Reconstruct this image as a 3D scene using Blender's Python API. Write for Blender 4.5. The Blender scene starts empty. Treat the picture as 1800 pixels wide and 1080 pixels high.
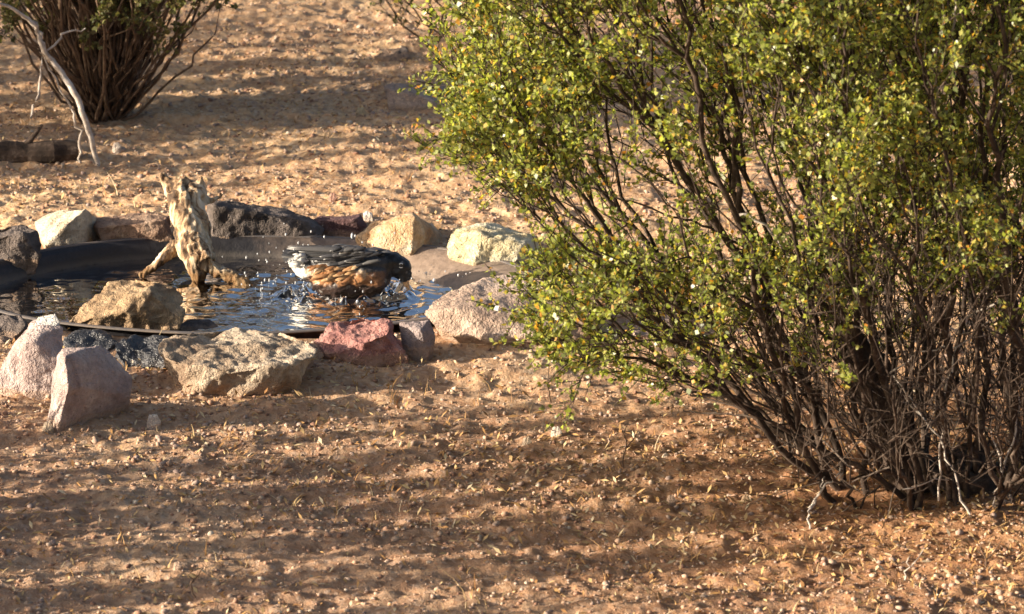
import bpy, bmesh, math, random
import numpy as np
from mathutils import Vector, Matrix, noise as mnoise

# ------------------------------------------------------------------ camera, light, exposure
S = bpy.context.scene
COL = S.collection
PITCH = math.radians(17.0); CAM_D = 7.5; CAM_H = CAM_D*math.tan(PITCH)
HF = math.radians(13.08)
cam_d = bpy.data.cameras.new('camera'); cam = bpy.data.objects.new('camera', cam_d); COL.objects.link(cam)
cam.location = (0, -CAM_D, CAM_H); cam.rotation_euler = (math.pi/2-PITCH, 0, 0)
cam_d.sensor_width = 36; cam_d.lens = 18/math.tan(HF/2); cam_d.clip_start = .1; cam_d.clip_end = 500
cam_d.dof.use_dof = True; cam_d.dof.focus_distance = 7.5; cam_d.dof.aperture_fstop = 12
S.camera = cam

SUN_EL = math.radians(14.5); SH = Vector((1, .19, 0)).normalized()        # shadows run this way
w = bpy.data.worlds.new('World'); S.world = w; w.use_nodes = True
nt = w.node_tree; bg = nt.nodes['Background']
sky = nt.nodes.new('ShaderNodeTexSky'); sky.sky_type = 'NISHITA'; sky.sun_disc = False
sky.sun_elevation = SUN_EL
az = math.atan2(-SH.x, -SH.y)                                            # clockwise from +Y
sky.sun_rotation = az; sky.dust_density = 4; sky.air_density = .8
nt.links.new(sky.outputs[0], bg.inputs[0]); bg.inputs[1].default_value = .085
sl = bpy.data.lights.new('sun', 'SUN'); sl.energy = 5; sl.angle = math.radians(.53); sl.color = (1, .87, .69)
sun = bpy.data.objects.new('sun', sl); COL.objects.link(sun)
d = Vector((SH.x*math.cos(SUN_EL), SH.y*math.cos(SUN_EL), -math.sin(SUN_EL)))
sun.rotation_euler = d.to_track_quat('-Z', 'Y').to_euler()
S.view_settings.view_transform = 'Standard'; S.view_settings.look = 'None'
S.view_settings.exposure = 1.35; S.view_settings.gamma = 1
S.render.engine = 'CYCLES'
S.render.filter_size = 2.3
S.cycles.max_bounces = 6; S.cycles.transparent_max_bounces = 12
S.cycles.caustics_reflective = False; S.cycles.caustics_refractive = False

FPX = 900/math.tan(HF/2)
CP, SP = math.cos(PITCH), math.sin(PITCH)
def ray(px, py):
    u = (px-900)/FPX; v = (540-py)/FPX
    return Vector((u, CP+v*SP, -SP+v*CP))
def onz(px, py, z=0.):
    r = ray(px, py); t = (z-CAM_H)/r.z
    return Vector((r.x*t, -CAM_D+r.y*t, z))
def ony(px, py, y):
    r = ray(px, py); t = (y+CAM_D)/r.y
    return Vector((r.x*t, y, CAM_H+r.z*t))
def ppm(y): return FPX/((y+CAM_D)/CP)

# ------------------------------------------------------------------ noise
def _hash(ix, iy, seed):
    h = (ix.astype(np.int64)*374761393 + iy.astype(np.int64)*668265263 + seed*1274126177) & 0x7fffffff
    h = ((h ^ (h >> 13))*1103515245) & 0x7fffffff
    h = ((h ^ (h >> 16))*12345671) & 0x7fffffff
    return (h & 0xffff)/65535.0
def vnoise(x, y, seed=0):
    ix = np.floor(x); iy = np.floor(y); fx = x-ix; fy = y-iy
    fx = fx*fx*fx*(fx*(fx*6-15)+10); fy = fy*fy*fy*(fy*(fy*6-15)+10)
    ix = ix.astype(np.int64); iy = iy.astype(np.int64)
    a = _hash(ix, iy, seed); b = _hash(ix+1, iy, seed); c = _hash(ix, iy+1, seed); e = _hash(ix+1, iy+1, seed)
    return (a*(1-fx)+b*fx)*(1-fy)+(c*(1-fx)+e*fx)*fy*1.0 - .5
def fbm(x, y, f, o=3, seed=0, g=.5):
    s = 0; a = 1
    for k in range(o):
        s = s + a*vnoise(x*f+17.3*k, y*f-9.1*k, seed+k); f *= 2.03; a *= g
    return s

# pool: an ellipse lying on the ground
_c = onz(430, 510); _l = onz(-70, 510); _b = onz(430, 425); _f = onz(430, 597)
PCX, PCY = _c.x, (_b.y+_f.y)/2; PA = _c.x-_l.x; PB = (_b.y-_f.y)/2
RIMZ = .012; WZ = -.022
def prad(x, y): return np.sqrt(((x-PCX)/PA)**2 + ((y-PCY)/PB)**2)
def sstep(a, b, x):
    t = np.clip((x-a)/(b-a), 0, 1); return t*t*(3-2*t)
def H(x, y, fine=True):
    x = np.asarray(x, float); y = np.asarray(y, float)
    z = .030*fbm(x, y, .9, 2, 5) + .013*fbm(x, y*1.4, 3.3, 3, 11)
    near = 1-sstep(2.5, 8, np.hypot(x, y))
    z = z*(.35+.65*near) + (1-near)*.25*fbm(x, y, .12, 2, 31)
    if fine:
        m = (1-sstep(1.15, 1.3, np.abs(x)))*(1-sstep(2.25, 2.4, np.abs(y-.6)))
        z = z + m*(.011*fbm(x*.55, y*1.5, 10, 3, 21) + .0085*fbm(x*.8, y*1.1, 48, 2, 41) + .0045*np.abs(fbm(x, y, 110, 1, 51)))
    r = prad(x, y)
    z = z*(.25+.75*sstep(1.05, 1.5, r))
    bank = .02*np.exp(-((x+1.15)/.35)**2-((y-1.0)/.22)**2)
    z = z + bank
    z = z - .28*(1-sstep(.90, 1.0, r))
    return z

# ------------------------------------------------------------------ materials
def mat(name, rough=.8, spec=.3):
    m = bpy.data.materials.new(name); m.use_nodes = True
    b = m.node_tree.nodes['Principled BSDF']
    b.inputs['Roughness'].default_value = rough; b.inputs['Specular IOR Level'].default_value = spec
    return m, m.node_tree, b
def N(nt, t, **k):
    n = nt.nodes.new(t)
    for a, v in k.items(): setattr(n, a, v)
    return n
def ramp(nt, fac, stops):
    r = N(nt, 'ShaderNodeValToRGB'); e = r.color_ramp.elements
    while len(e) < len(stops): e.new(.5)
    for i, (p, c) in enumerate(stops): e[i].position = p; e[i].color = (*c, 1)
    nt.links.new(fac, r.inputs[0]); return r.outputs[0]
def tnoise(nt, scale, detail=4, rough=.6, coord='Object', vec=None, dist=0):
    n = N(nt, 'ShaderNodeTexNoise'); n.inputs['Scale'].default_value = scale; n.inputs['Detail'].default_value = detail
    n.inputs['Roughness'].default_value = rough; n.inputs['Distortion'].default_value = dist
    if vec is None:
        tc = N(nt, 'ShaderNodeTexCoord'); vec = tc.outputs[coord]
    nt.links.new(vec, n.inputs['Vector']); return n.outputs['Fac']
def mix(nt, a, b, f, blend='MIX'):
    m = N(nt, 'ShaderNodeMix', data_type='RGBA', blend_type=blend)
    for s, v in ((m.inputs[0], f), (m.inputs[6], a), (m.inputs[7], b)):
        if isinstance(v, (int, float)): s.default_value = v
        elif isinstance(v, tuple): s.default_value = (*v, 1)
        else: nt.links.new(v, s)
    return m.outputs[2]
def bump(nt, b, h, strength, dist=.003):
    n = N(nt, 'ShaderNodeBump'); n.inputs['Strength'].default_value = strength; n.inputs['Distance'].default_value = dist
    nt.links.new(h, n.inputs['Height']); nt.links.new(n.outputs[0], b.inputs['Normal'])

def rock_mat(name, c1, c2, c3, rough=.85, scale=9, spec=.25):
    m, nt, b = mat(name, rough, spec)
    f = tnoise(nt, scale, 6, .65, dist=.6)
    c = ramp(nt, f, [(.34, c1), (.5, c2), (.66, c3)])
    f2 = tnoise(nt, scale*9, 4, .7)
    c = mix(nt, c, ramp(nt, f2, [(.35, (.55, .52, .5)), (.62, (1.1, 1.08, 1.05))]), .55, 'MULTIPLY')
    f3 = tnoise(nt, 260, 2, .6)
    c = mix(nt, c, tuple(x*.35 for x in c1), ramp(nt, f3, [(.62, (0, 0, 0)), (.72, (.7, .7, .7))]))
    nt.links.new(c, b.inputs['Base Color'])
    tc = N(nt, 'ShaderNodeTexCoord'); sz = N(nt, 'ShaderNodeSeparateXYZ'); nt.links.new(tc.outputs['Object'], sz.inputs[0])
    ma = N(nt, 'ShaderNodeMath', operation='MULTIPLY_ADD'); nt.links.new(f2, ma.inputs[0]); ma.inputs[1].default_value = -.02; nt.links.new(sz.outputs[2], ma.inputs[2])
    if spec < .5:
        c = mix(nt, c, (.40, .26, .165), ramp(nt, ma.outputs[0], [(0, (.5, .5, .5)), (.004, (0, 0, 0))])); nt.links.new(c, b.inputs['Base Color'])
    vo = N(nt, 'ShaderNodeTexVoronoi', feature='DISTANCE_TO_EDGE'); vo.inputs['Scale'].default_value = scale*2.2
    wn = N(nt, 'ShaderNodeVectorMath', operation='MULTIPLY_ADD'); nz = N(nt, 'ShaderNodeTexNoise'); nz.inputs['Scale'].default_value = 22; nz.inputs['Detail'].default_value = 4
    nt.links.new(tc.outputs['Object'], nz.inputs['Vector']); nt.links.new(nz.outputs['Color'], wn.inputs[0]); wn.inputs[1].default_value = (.05, .05, .05); nt.links.new(tc.outputs['Object'], wn.inputs[2])
    nt.links.new(wn.outputs[0], vo.inputs['Vector'])
    cr = ramp(nt, vo.outputs['Distance'], [(0, (0, 0, 0)), (.035, (1, 1, 1))])
    h = mix(nt, ramp(nt, f2, [(.25, (0, 0, 0)), (.75, (1, 1, 1))]), cr, .3, 'MULTIPLY'); h = mix(nt, h, ramp(nt, f3, [(.3, (0, 0, 0)), (.7, (1, 1, 1))]), .25)
    bump(nt, b, h, 1, .006)
    return m
RM = {
 'rose': rock_mat('rose_stone', (.33, .245, .23), (.48, .38, .35), (.66, .56, .52)),
 'cream': rock_mat('cream_stone', (.40, .30, .20), (.62, .54, .42), (.74, .69, .58)),
 'yellow': rock_mat('yellow_stone', (.52, .40, .21), (.70, .60, .38), (.80, .74, .56), scale=14),
 'orange': rock_mat('orange_stone', (.50, .27, .12), (.62, .44, .27), (.76, .68, .52), scale=11),
 'tan': rock_mat('tan_stone', (.26, .17, .10), (.44, .31, .19), (.58, .44, .29), scale=16),
 'pink': rock_mat('pink_stone', (.30, .13, .12), (.46, .23, .20), (.60, .36, .30), scale=12),
 'mauve': rock_mat('mauve_stone', (.23, .18, .175), (.33, .265, .255), (.46, .37, .34)),
 'buff': rock_mat('buff_stone', (.34, .24, .19), (.50, .37, .29), (.62, .48, .39), scale=10),
 'slab': rock_mat('lichen_grey_stone', (.25, .17, .115), (.44, .34, .245), (.60, .50, .385), scale=13),
 'brown': rock_mat('brown_stone', (.22, .13, .09), (.36, .24, .17), (.50, .38, .29)),
 'dark': rock_mat('dark_grey_stone', (.075, .06, .052), (.14, .115, .105), (.24, .20, .18)),
 'maroon': rock_mat('maroon_stone', (.10, .05, .05), (.16, .09, .09), (.22, .14, .13)),
 'wet': rock_mat('wet_black_stone', (.02, .02, .022), (.05, .05, .055), (.14, .13, .13), rough=.28, spec=.6),
 'white': rock_mat('white_stone', (.62, .56, .48), (.78, .74, .68), (.82, .80, .76)),
}
# ground
def ground_mat():
    m, nt, b = mat('desert_soil', .95, .1)
    f = tnoise(nt, 2.2, 5, .6, dist=.4)
    c = ramp(nt, f, [(.36, (.42, .26, .165)), (.5, (.56, .36, .22)), (.64, (.68, .48, .30))])
    f2 = tnoise(nt, 45, 5, .75)
    c = mix(nt, c, ramp(nt, f2, [(.3, (.48, .44, .42)), (.5, (.9, .88, .86)), (.68, (1.25, 1.2, 1.12))]), .85, 'MULTIPLY')
    v = N(nt, 'ShaderNodeTexVoronoi'); v.inputs['Scale'].default_value = 130
    tc = N(nt, 'ShaderNodeTexCoord'); nt.links.new(tc.outputs['Object'], v.inputs['Vector'])
    hs = N(nt, 'ShaderNodeSeparateColor'); nt.links.new(v.outputs['Color'], hs.inputs[0])
    cc = ramp(nt, hs.outputs[0], [(0, (.34, .17, .09)), (.35, (.50, .31, .18)), (.62, (.62, .44, .28)), (.85, (.38, .27, .20)), (1, (.74, .60, .46))])
    c = mix(nt, c, cc, .42)
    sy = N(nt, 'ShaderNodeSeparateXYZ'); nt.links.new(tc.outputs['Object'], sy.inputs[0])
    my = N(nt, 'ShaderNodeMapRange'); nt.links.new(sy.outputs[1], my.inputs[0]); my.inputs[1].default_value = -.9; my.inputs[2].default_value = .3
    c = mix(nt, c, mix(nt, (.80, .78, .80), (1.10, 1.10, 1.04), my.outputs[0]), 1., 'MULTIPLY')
    f5 = tnoise(nt, 7, 5, .7, dist=1)
    c = mix(nt, c, (.30, .175, .11), ramp(nt, f5, [(.50, (0, 0, 0)), (.62, (.5, .5, .5))]))
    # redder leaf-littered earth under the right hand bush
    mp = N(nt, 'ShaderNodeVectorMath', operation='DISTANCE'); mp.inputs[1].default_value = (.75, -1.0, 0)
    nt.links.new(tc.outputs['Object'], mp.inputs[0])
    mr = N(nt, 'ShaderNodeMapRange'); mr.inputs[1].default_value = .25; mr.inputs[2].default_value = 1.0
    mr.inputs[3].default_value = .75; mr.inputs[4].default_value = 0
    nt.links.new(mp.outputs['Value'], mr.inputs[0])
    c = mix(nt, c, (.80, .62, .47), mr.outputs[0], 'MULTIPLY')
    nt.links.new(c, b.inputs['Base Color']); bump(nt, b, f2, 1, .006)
    return m
def island_mat(name, stops, rough=.8, spec=.25, trans=0, tcol=None, bumpy=0):
    m, nt, b = mat(name, rough, spec)
    g = N(nt, 'ShaderNodeNewGeometry')
    c = ramp(nt, g.outputs['Random Per Island'], stops)
    nt.links.new(c, b.inputs['Base Color'])
    if trans:
        t = N(nt, 'ShaderNodeBsdfTranslucent'); nt.links.new(mix(nt, c, tcol, 1., 'MULTIPLY'), t.inputs[0])
        ms = N(nt, 'ShaderNodeMixShader'); ms.inputs[0].default_value = trans
        nt.links.new(b.outputs[0], ms.inputs[1]); nt.links.new(t.outputs[0], ms.inputs[2])
        nt.links.new(ms.outputs[0], nt.nodes['Material Output'].inputs[0])
    return m
GM = ground_mat()
GRAVEL = island_mat('gravel', [(0, (.22, .12, .08)), (.25, (.40, .24, .16)), (.5, (.50, .35, .24)), (.8, (.33, .24, .20)), (.97, (.50, .37, .26)), (1, (.62, .52, .40))], .9)
LITTER = island_mat('dry_litter', [(0, (.26, .13, .05)), (.45, (.45, .26, .10)), (.85, (.55, .40, .2)), (1, (.66, .54, .36))], .8)
LEAF = island_mat('olive_leaf', [(0, (.07, .08, .025)), (.22, (.15, .18, .055)), (.48, (.26, .29, .075)), (.75, (.40, .42, .13)), (.9, (.47, .40, .10)), (.97, (.52, .30, .06)), (1, (.58, .24, .05))],
                  .36, .5, .42, (1.7, 1.8, .8))
LEAFD = island_mat('dusty_leaf', [(0, (.06, .07, .025)), (.4, (.12, .13, .04)), (.8, (.2, .19, .07)), (1, (.28, .22, .1))], .5, .4, .3, (1.3, 1.3, .7))
def bark_mat(name, a, b_, c_):
    m, nt, b = mat(name, .85, .2)
    f = tnoise(nt, 40, 5, .7)
    c = ramp(nt, f, [(.35, a), (.55, b_), (.7, c_)]); nt.links.new(c, b.inputs['Base Color']); bump(nt, b, f, 1, .004)
    return m
BARK = bark_mat('dark_bark', (.03, .021, .016), (.07, .048, .036), (.19, .145, .115))
BARKB = bark_mat('brown_bark', (.07, .045, .03), (.16, .105, .07), (.30, .22, .16))
DEAD = bark_mat('bleached_twig', (.30, .25, .21), (.50, .44, .38), (.66, .60, .54))
def wood_mat():
    m, nt, b = mat('bleached_driftwood', .8, .25)
    tc = N(nt, 'ShaderNodeTexCoord'); vm = N(nt, 'ShaderNodeVectorMath', operation='MULTIPLY'); nt.links.new(tc.outputs['Object'], vm.inputs[0]); vm.inputs[1].default_value = (1, 1, .3)
    f = tnoise(nt, 38, 6, .7, vec=vm.outputs[0], dist=.8)
    sz = N(nt, 'ShaderNodeSeparateXYZ'); nt.links.new(tc.outputs['Object'], sz.inputs[0]); wa = N(nt, 'ShaderNodeMath', operation='MULTIPLY_ADD'); nt.links.new(f, wa.inputs[0]); wa.inputs[1].default_value = -.03; nt.links.new(sz.outputs[2], wa.inputs[2])
    c = ramp(nt, f, [(.40, (.07, .045, .03)), (.48, (.32, .20, .11)), (.56, (.58, .46, .31)), (.70, (.78, .71, .60))])
    c = mix(nt, c, (.42, .32, .22), ramp(nt, wa.outputs[0], [(0, (1, 1, 1)), (.012, (0, 0, 0))]), 'MULTIPLY'); nt.links.new(c, b.inputs['Base Color']); bump(nt, b, f, 1, .006); return m
WOOD = wood_mat()

# ------------------------------------------------------------------ object helpers
def tag(o, label=None, cat=None, group=None, kind=None):
    for k, v in (('label', label), ('category', cat), ('group', group), ('kind', kind)):
        if v: o[k] = v
    return o
def link(name, me, m, parent=None, smooth=False):
    o = bpy.data.objects.new(name, me); COL.objects.link(o)
    if m: me.materials.append(m)
    if smooth: me.polygons.foreach_set('use_smooth', [True]*len(me.polygons))
    if parent: o.parent = parent
    return o
def mesh_np(name, V, F):
    me = bpy.data.meshes.new(name); V = np.asarray(V, np.float32); F = np.asarray(F, np.int32); k = F.shape[1]
    me.vertices.add(len(V)); me.vertices.foreach_set('co', V.ravel())
    me.loops.add(F.size); me.loops.foreach_set('vertex_index', F.ravel())
    me.polygons.add(len(F)); me.polygons.foreach_set('loop_start', np.arange(len(F), dtype=np.int32)*k)
    me.polygons.foreach_set('loop_total', np.full(len(F), k, np.int32))
    me.update(calc_edges=True); return me
def empty(name, loc):
    o = bpy.data.objects.new(name, None); COL.objects.link(o); o.location = loc; o.empty_display_size = .05
    return o
def recentre(me, loc):
    me.transform(Matrix.Translation(-Vector(loc)))

# ------------------------------------------------------------------ ground sheet
def axis(a, b, st, far):
    c = list(np.arange(a, b+st/2, st)); s = st; v = a; lo = []
    while v > -far: s *= 1.16; v -= s; lo.append(v)
    s = st; v = c[-1]; hi = []
    while v < far: s *= 1.16; v += s; hi.append(v)
    return np.array(lo[::-1]+c+hi)
gx = axis(-1.25, 1.3, .0055, 120); gy = axis(-1.75, 2.95, .0075, 120)
X, Y = np.meshgrid(gx, gy); Z = H(X, Y)
nx, ny = len(gx), len(gy)
idx = np.arange(nx*ny).reshape(ny, nx)
F = np.stack([idx[:-1, :-1].ravel(), idx[:-1, 1:].ravel(), idx[1:, 1:].ravel(), idx[1:, :-1].ravel()], 1)
g = link('ground', mesh_np('ground', np.stack([X.ravel(), Y.ravel(), Z.ravel()], 1), F), GM, smooth=True)
tag(g, kind='structure')

# ------------------------------------------------------------------ scattered bits
rs = np.random.RandomState(4)
def visible_xy(n, rs, clump=0, thr=0):
    px = rs.uniform(-60, 1860, n*2); y = rs.uniform(-1.6, 2.7, n*2)
    x = (px-900)/FPX*(y+CAM_D)/CP
    keep = prad(x, y) > 1.03
    if clump: keep &= (fbm(x, y, clump, 2, 77)+rs.uniform(-.35, .35, len(x))) > thr
    return x[keep][:n], y[keep][:n]
def rot_rand(n, rs):
    q = rs.normal(size=(n, 4)); q /= np.linalg.norm(q, axis=1)[:, None]; a, b, c, e = q.T
    return np.stack([1-2*(c*c+e*e), 2*(b*c-a*e), 2*(b*e+a*c), 2*(b*c+a*e), 1-2*(b*b+e*e), 2*(c*e-a*b), 2*(b*e-a*c), 2*(c*e+a*b), 1-2*(b*b+c*c)], 1).reshape(n, 3, 3)
bm = bmesh.new(); bmesh.ops.create_icosphere(bm, subdivisions=1, radius=1)
ICV = np.array([v.co[:] for v in bm.verts]); ICF = np.array([[v.index for v in f.verts] for f in bm.faces]); bm.free()
def scatter_stones(name, n, lo, hi, m, seed, clump=0, thr=0):
    rs = np.random.RandomState(seed); x, y = visible_xy(n, rs, clump, thr); n = len(x)
    s = lo*(hi/lo)**(rs.rand(n)**2.2)
    R = rot_rand(n, rs); sc = s[:, None]*rs.uniform(.55, 1.15, (n, 3))
    V = ICV[None]*(1+rs.uniform(-.25, .25, (n, len(ICV), 1)))*sc[:, None, :]
    V = np.einsum('nij,nvj->nvi', R, V); V[:, :, 2] *= .7
    P = np.stack([x, y, H(x, y)+s*.15], 1)
    V = V+P[:, None, :]
    Fc = ICF[None]+(np.arange(n)*len(ICV))[:, None, None]
    o = link(name, mesh_np(name, V.reshape(-1, 3), Fc.reshape(-1, 3)), m); return o
tag(scatter_stones('gravel', 30000, .0013, .0062, GRAVEL, 1), 'loose reddish tan gravel strewn over the desert soil', 'gravel', kind='stuff')
tag(scatter_stones('gravel', 22000, .0013, .0080, GRAVEL, 2, 2.2, .06), 'coarser gravel gathered in patches on the desert soil', 'gravel', kind='stuff')
def scatter_litter(n, seed):
    rs = np.random.RandomState(seed); x, y = visible_xy(n, rs, 2.5, -.05); n = len(x)
    # more litter close to the right hand bush
    ex = 5000; bx = .55+rs.normal(size=ex)*.45; by = -1.0+rs.normal(size=ex)*.3
    x = np.r_[x, bx]; y = np.r_[y, by]; n = len(x)
    L = rs.uniform(.005, .02, n); W = rs.uniform(.0007, .003, n)
    a = rs.uniform(0, 2*math.pi, n); t = rs.uniform(-.2, .7, n)
    D = np.stack([np.cos(a)*np.cos(t), np.sin(a)*np.cos(t), np.sin(t)], 1); Sd = np.stack([-np.sin(a), np.cos(a), rs.uniform(-.5, .5, n)], 1)
    P = np.stack([x, y, H(x, y)+.002], 1)
    V = np.stack([P, P+D*L[:, None]*.5+Sd*W[:, None], P+D*L[:, None], P+D*L[:, None]*.5-Sd*W[:, None]+[0, 0, .0012]], 1)
    F = np.arange(n*4).reshape(n, 4)
    o = link('leaf_litter', mesh_np('leaf_litter', V.reshape(-1, 3), F), LITTER)
    tag(o, 'dry straw coloured leaf litter scattered over the soil', 'leaf litter', kind='stuff')
scatter_litter(14000, 9)

# ------------------------------------------------------------------ solid modelling by union + voxel remesh
def remesh_obj(bm, voxel, smooth=3):
    me = bpy.data.meshes.new('tmp'); bm.to_mesh(me); bm.free()
    o = bpy.data.objects.new('tmp', me); COL.objects.link(o)
    md = o.modifiers.new('r', 'REMESH'); md.mode = 'VOXEL'; md.voxel_size = voxel
    if smooth:
        sm = o.modifiers.new('s', 'SMOOTH'); sm.iterations = smooth; sm.factor = .5
    dg = bpy.context.evaluated_depsgraph_get(); dg.update()
    m2 = bpy.data.meshes.new_from_object(o.evaluated_get(dg))
    bpy.data.objects.remove(o); bpy.data.meshes.remove(me)
    return m2
def displace(me, f):
    co = [v.co.copy() for v in me.vertices]; no = [v.normal.copy() for v in me.vertices]
    out = np.empty((len(co), 3), np.float32)
    for i, (c, n) in enumerate(zip(co, no)): out[i] = c+n*f(c)
    me.vertices.foreach_set('co', out.ravel()); me.update()

def rock(label, m, base, pts, zb=0., under=.92, rough=1., seed=0, group='stones ringing the bird bath', name='stone', cat='stone', voxel=.0034, rot=0):
    y0 = onz(base[0], base[1], zb).y
    W = [ony(px, py, y0+dy) for px, py, dy in pts]
    c = sum(W, Vector())/len(W)
    ext = max((a-c).length for a in W)
    ymax = max(p.y for p in W)
    for p in list(W):
        if p.z > zb+.03 and p.y < ymax-.02: continue
        q = Vector((c.x+(p.x-c.x)*under, c.y+(p.y-c.y)*under, zb-.022)); W.append(q)
    bm = bmesh.new()
    for p in W: bm.verts.new(p)
    r = bmesh.ops.convex_hull(bm, input=bm.verts[:])
    bmesh.ops.delete(bm, geom=[v for v in bm.verts if not v.link_faces], context='VERTS')
    bmesh.ops.recalc_face_normals(bm, faces=bm.faces[:])
    me = remesh_obj(bm, max(voxel*.5, min(voxel, ext/16)), 2)
    k = min(1, ext/.09)*rough; sv = Vector((seed*3.17, seed*1.9, seed*.7))
    def f(p):
        a = mnoise.fractal((p*14+sv), 1., 2., 3)
        b_ = mnoise.ridged_multi_fractal(p*26+sv, .9, 2.1, 3, 1., 2.)
        e = mnoise.noise(p*160+sv)
        return k*(.012*a - .004*b_ + .0018*e + .0016*mnoise.noise(p*70+sv))
    displace(me, f)
    loc = Vector((c.x, c.y, zb)); recentre(me, loc)
    o = link(name, me, RM[m] if isinstance(m, str) else m, smooth=True); o.location = loc
    return tag(o, label, cat, group)

# back row, left to right
rock('dark grey rounded stone at the left end of the back row', 'dark', (0, 468), [(-60, 402, .08), (30, 394, .08), (68, 402, .05), (78, 430, .03), (70, 452, 0), (0, 470, 0), (-60, 478, 0), (-50, 420, .0), (40, 410, .0)], seed=1)
rock('angular stone with a bright cream face beside the dark grey stone at the back', 'cream', (100, 447), [(58, 390, .16), (85, 372, .18), (152, 364, .05), (180, 394, .12), (176, 434, .10), (80, 428, .02), (92, 450, 0.02), (150, 446, .03), (110, 400, .02)], seed=2, rough=.35)
rock('low brown stone with a pale pink top left of the driftwood', 'brown', (230, 432), [(166, 380, .07), (230, 372, .1), (305, 374, .08), (310, 426, .0), (180, 434, 0), (168, 400, .0), (240, 392, 0), (290, 385, .01)], seed=3, rough=.7)
rock('long dark grey shaded stone just right of the driftwood', 'dark', (470, 428), [(366, 352, .08), (400, 349, .1), (480, 361, .09), (545, 377, .07), (572, 400, .03), (566, 426, 0), (368, 431, 0), (375, 362, .0), (540, 388, .0), (450, 370, .0)], seed=4, rough=.7)
rock('dark maroon stone behind the robin between the grey and orange stones', 'maroon', (600, 418), [(542, 386, .06), (560, 378, .09), (636, 375, .09), (646, 400, .03), (635, 418, 0), (550, 420, 0), (560, 386, .0), (630, 382, 0)], seed=5, rough=.6)
rock('angular orange and cream stone with a dark right side above the robin', 'orange', (700, 445), [(619, 412, .04), (650, 388, .08), (726, 374, .06), (724, 444, -.03), (650, 442, -.01), (630, 428, .01), (762, 396, .14), (782, 418, .12), (780, 444, .06), (730, 380, .0)], seed=6, rough=.5)
rock('small white pebble perched behind the orange stone', 'white', (646, 392), [(638, 374, .02), (645, 369, .025), (655, 374, .02), (657, 388, 0), (640, 390, 0)], seed=7, rough=.5, zb=.0, group='small pale stones', voxel=.003)
rock('knobbly pale yellow stone half under the bush at the back', 'yellow', (860, 475), [(780, 420, .1), (800, 400, .14), (870, 393, .17), (945, 408, .14), (955, 445, .06), (900, 476, 0), (830, 464, .0), (784, 444, .05), (850, 415, .03), (820, 402, .06), (925, 425, .03)], seed=8, rough=.7)
rock('small grey stone between the yellow stone and the big buff slab', 'mauve', (940, 500), [(885, 482, .05), (920, 462, .1), (985, 468, .1), (992, 490, .02), (930, 499, 0)], seed=9)
# right and front
rock('big buff pink slab with a rounded left nose at the right of the water', 'buff', (860, 604), [(741, 550, .05), (762, 525, .10), (850, 488, .20), (930, 478, .24), (1000, 500, .17), (1000, 565, .04), (965, 592, 0), (860, 601, -.01), (800, 590, .01), (756, 570, .03), (800, 540, .03)], seed=10, under=.7, rough=.4)
rock('brown stone half hidden by leaves right of the buff slab', 'brown', (1000, 602), [(942, 522, .1), (1000, 503, .14), (1050, 522, .1), (1060, 575, .03), (1000, 602, 0), (950, 596, .0)], seed=11)
rock('low mauve stone under the branches, farthest right of the ring', 'mauve', (1150, 592), [(1095, 562, .06), (1130, 547, .1), (1200, 549, .1), (1214, 575, .04), (1150, 592, 0), (1110, 585, 0)], seed=12)
rock('rounded pink red stone at the front of the pool', 'pink', (640, 633), [(556, 630, 0), (550, 598, .03), (580, 563, .07), (640, 553, .09), (692, 563, .07), (716, 600, .03), (718, 630, .0), (640, 636, -.02), (600, 582, .02), (680, 585, .0), (640, 600, -.02)], seed=13, rough=1.1)
rock('upright purple stone pressed against the pink red stone', 'mauve', (730, 632), [(702, 566, .06), (756, 560, .07), (766, 590, .05), (754, 628, .02), (706, 633, .03), (740, 580, .03)], seed=14, rough=.6)
rock('long flat lichen grey slab lying along the front edge', 'slab', (430, 690), [(276, 620, .06), (300, 655, .03), (350, 682, .0), (480, 689, 0), (530, 668, .02), (560, 624, .06), (552, 600, .12), (500, 584, .18), (400, 576, .21), (330, 582, .18), (288, 600, .12), (400, 650, -.02), (500, 642, -.01), (300, 632, .02)], seed=15, rough=1.0)
rock('tilted grey mauve stone with a bright left edge, nearest the camera', 'rose', (140, 756), [(80, 755, .03), (84, 738, .04), (102, 690, .05), (99, 625, .07), (110, 612, .09), (180, 602, .13), (234, 660, .12), (228, 694, .09), (165, 728, .05), (130, 745, .03), (114, 628, .01), (120, 680, -.01), (98, 754, -.0)], seed=16, rough=.35)
rock('tall brown mauve stone with a sunlit tip behind the tilted stone', 'rose', (60, 702), [(-6, 645, .05), (28, 590, .08), (58, 556, .12), (100, 551, .12), (112, 575, .08), (120, 640, .02), (100, 702, 0), (40, 692, 0), (-20, 668, .03), (50, 600, .03)], seed=17, rough=.6)
rock('white piece added as the sunlit tip of the tall brown mauve stone', 'white', (75, 590), [(58, 575, .0), (66, 556, .03), (98, 550, .03), (106, 566, .01), (88, 584, -.015), (70, 582, -.01)], zb=.085, seed=31, rough=.4, group='small pale stones', voxel=.003)  # white piece stands in for sunlight on the tip of the stone
rock('dark stone at the left edge of the frame in front of the basin wall', 'dark', (0, 610), [(-70, 562, .08), (0, 550, .1), (38, 552, .1), (46, 575, .05), (20, 600, 0), (-70, 612, 0)], seed=18)
rock('rough tan boulder standing inside the pool at the left', 'tan', (220, 582), [(110, 562, .02), (114, 574, .0), (138, 542, .05), (190, 500, .09), (240, 485, .1), (285, 489, .08), (320, 520, .05), (324, 560, .0), (290, 579, -.01), (200, 581, 0), (215, 545, -.01), (255, 515, .0)], zb=-.012, seed=19, rough=1.2, group='stones standing in the pool')
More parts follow.
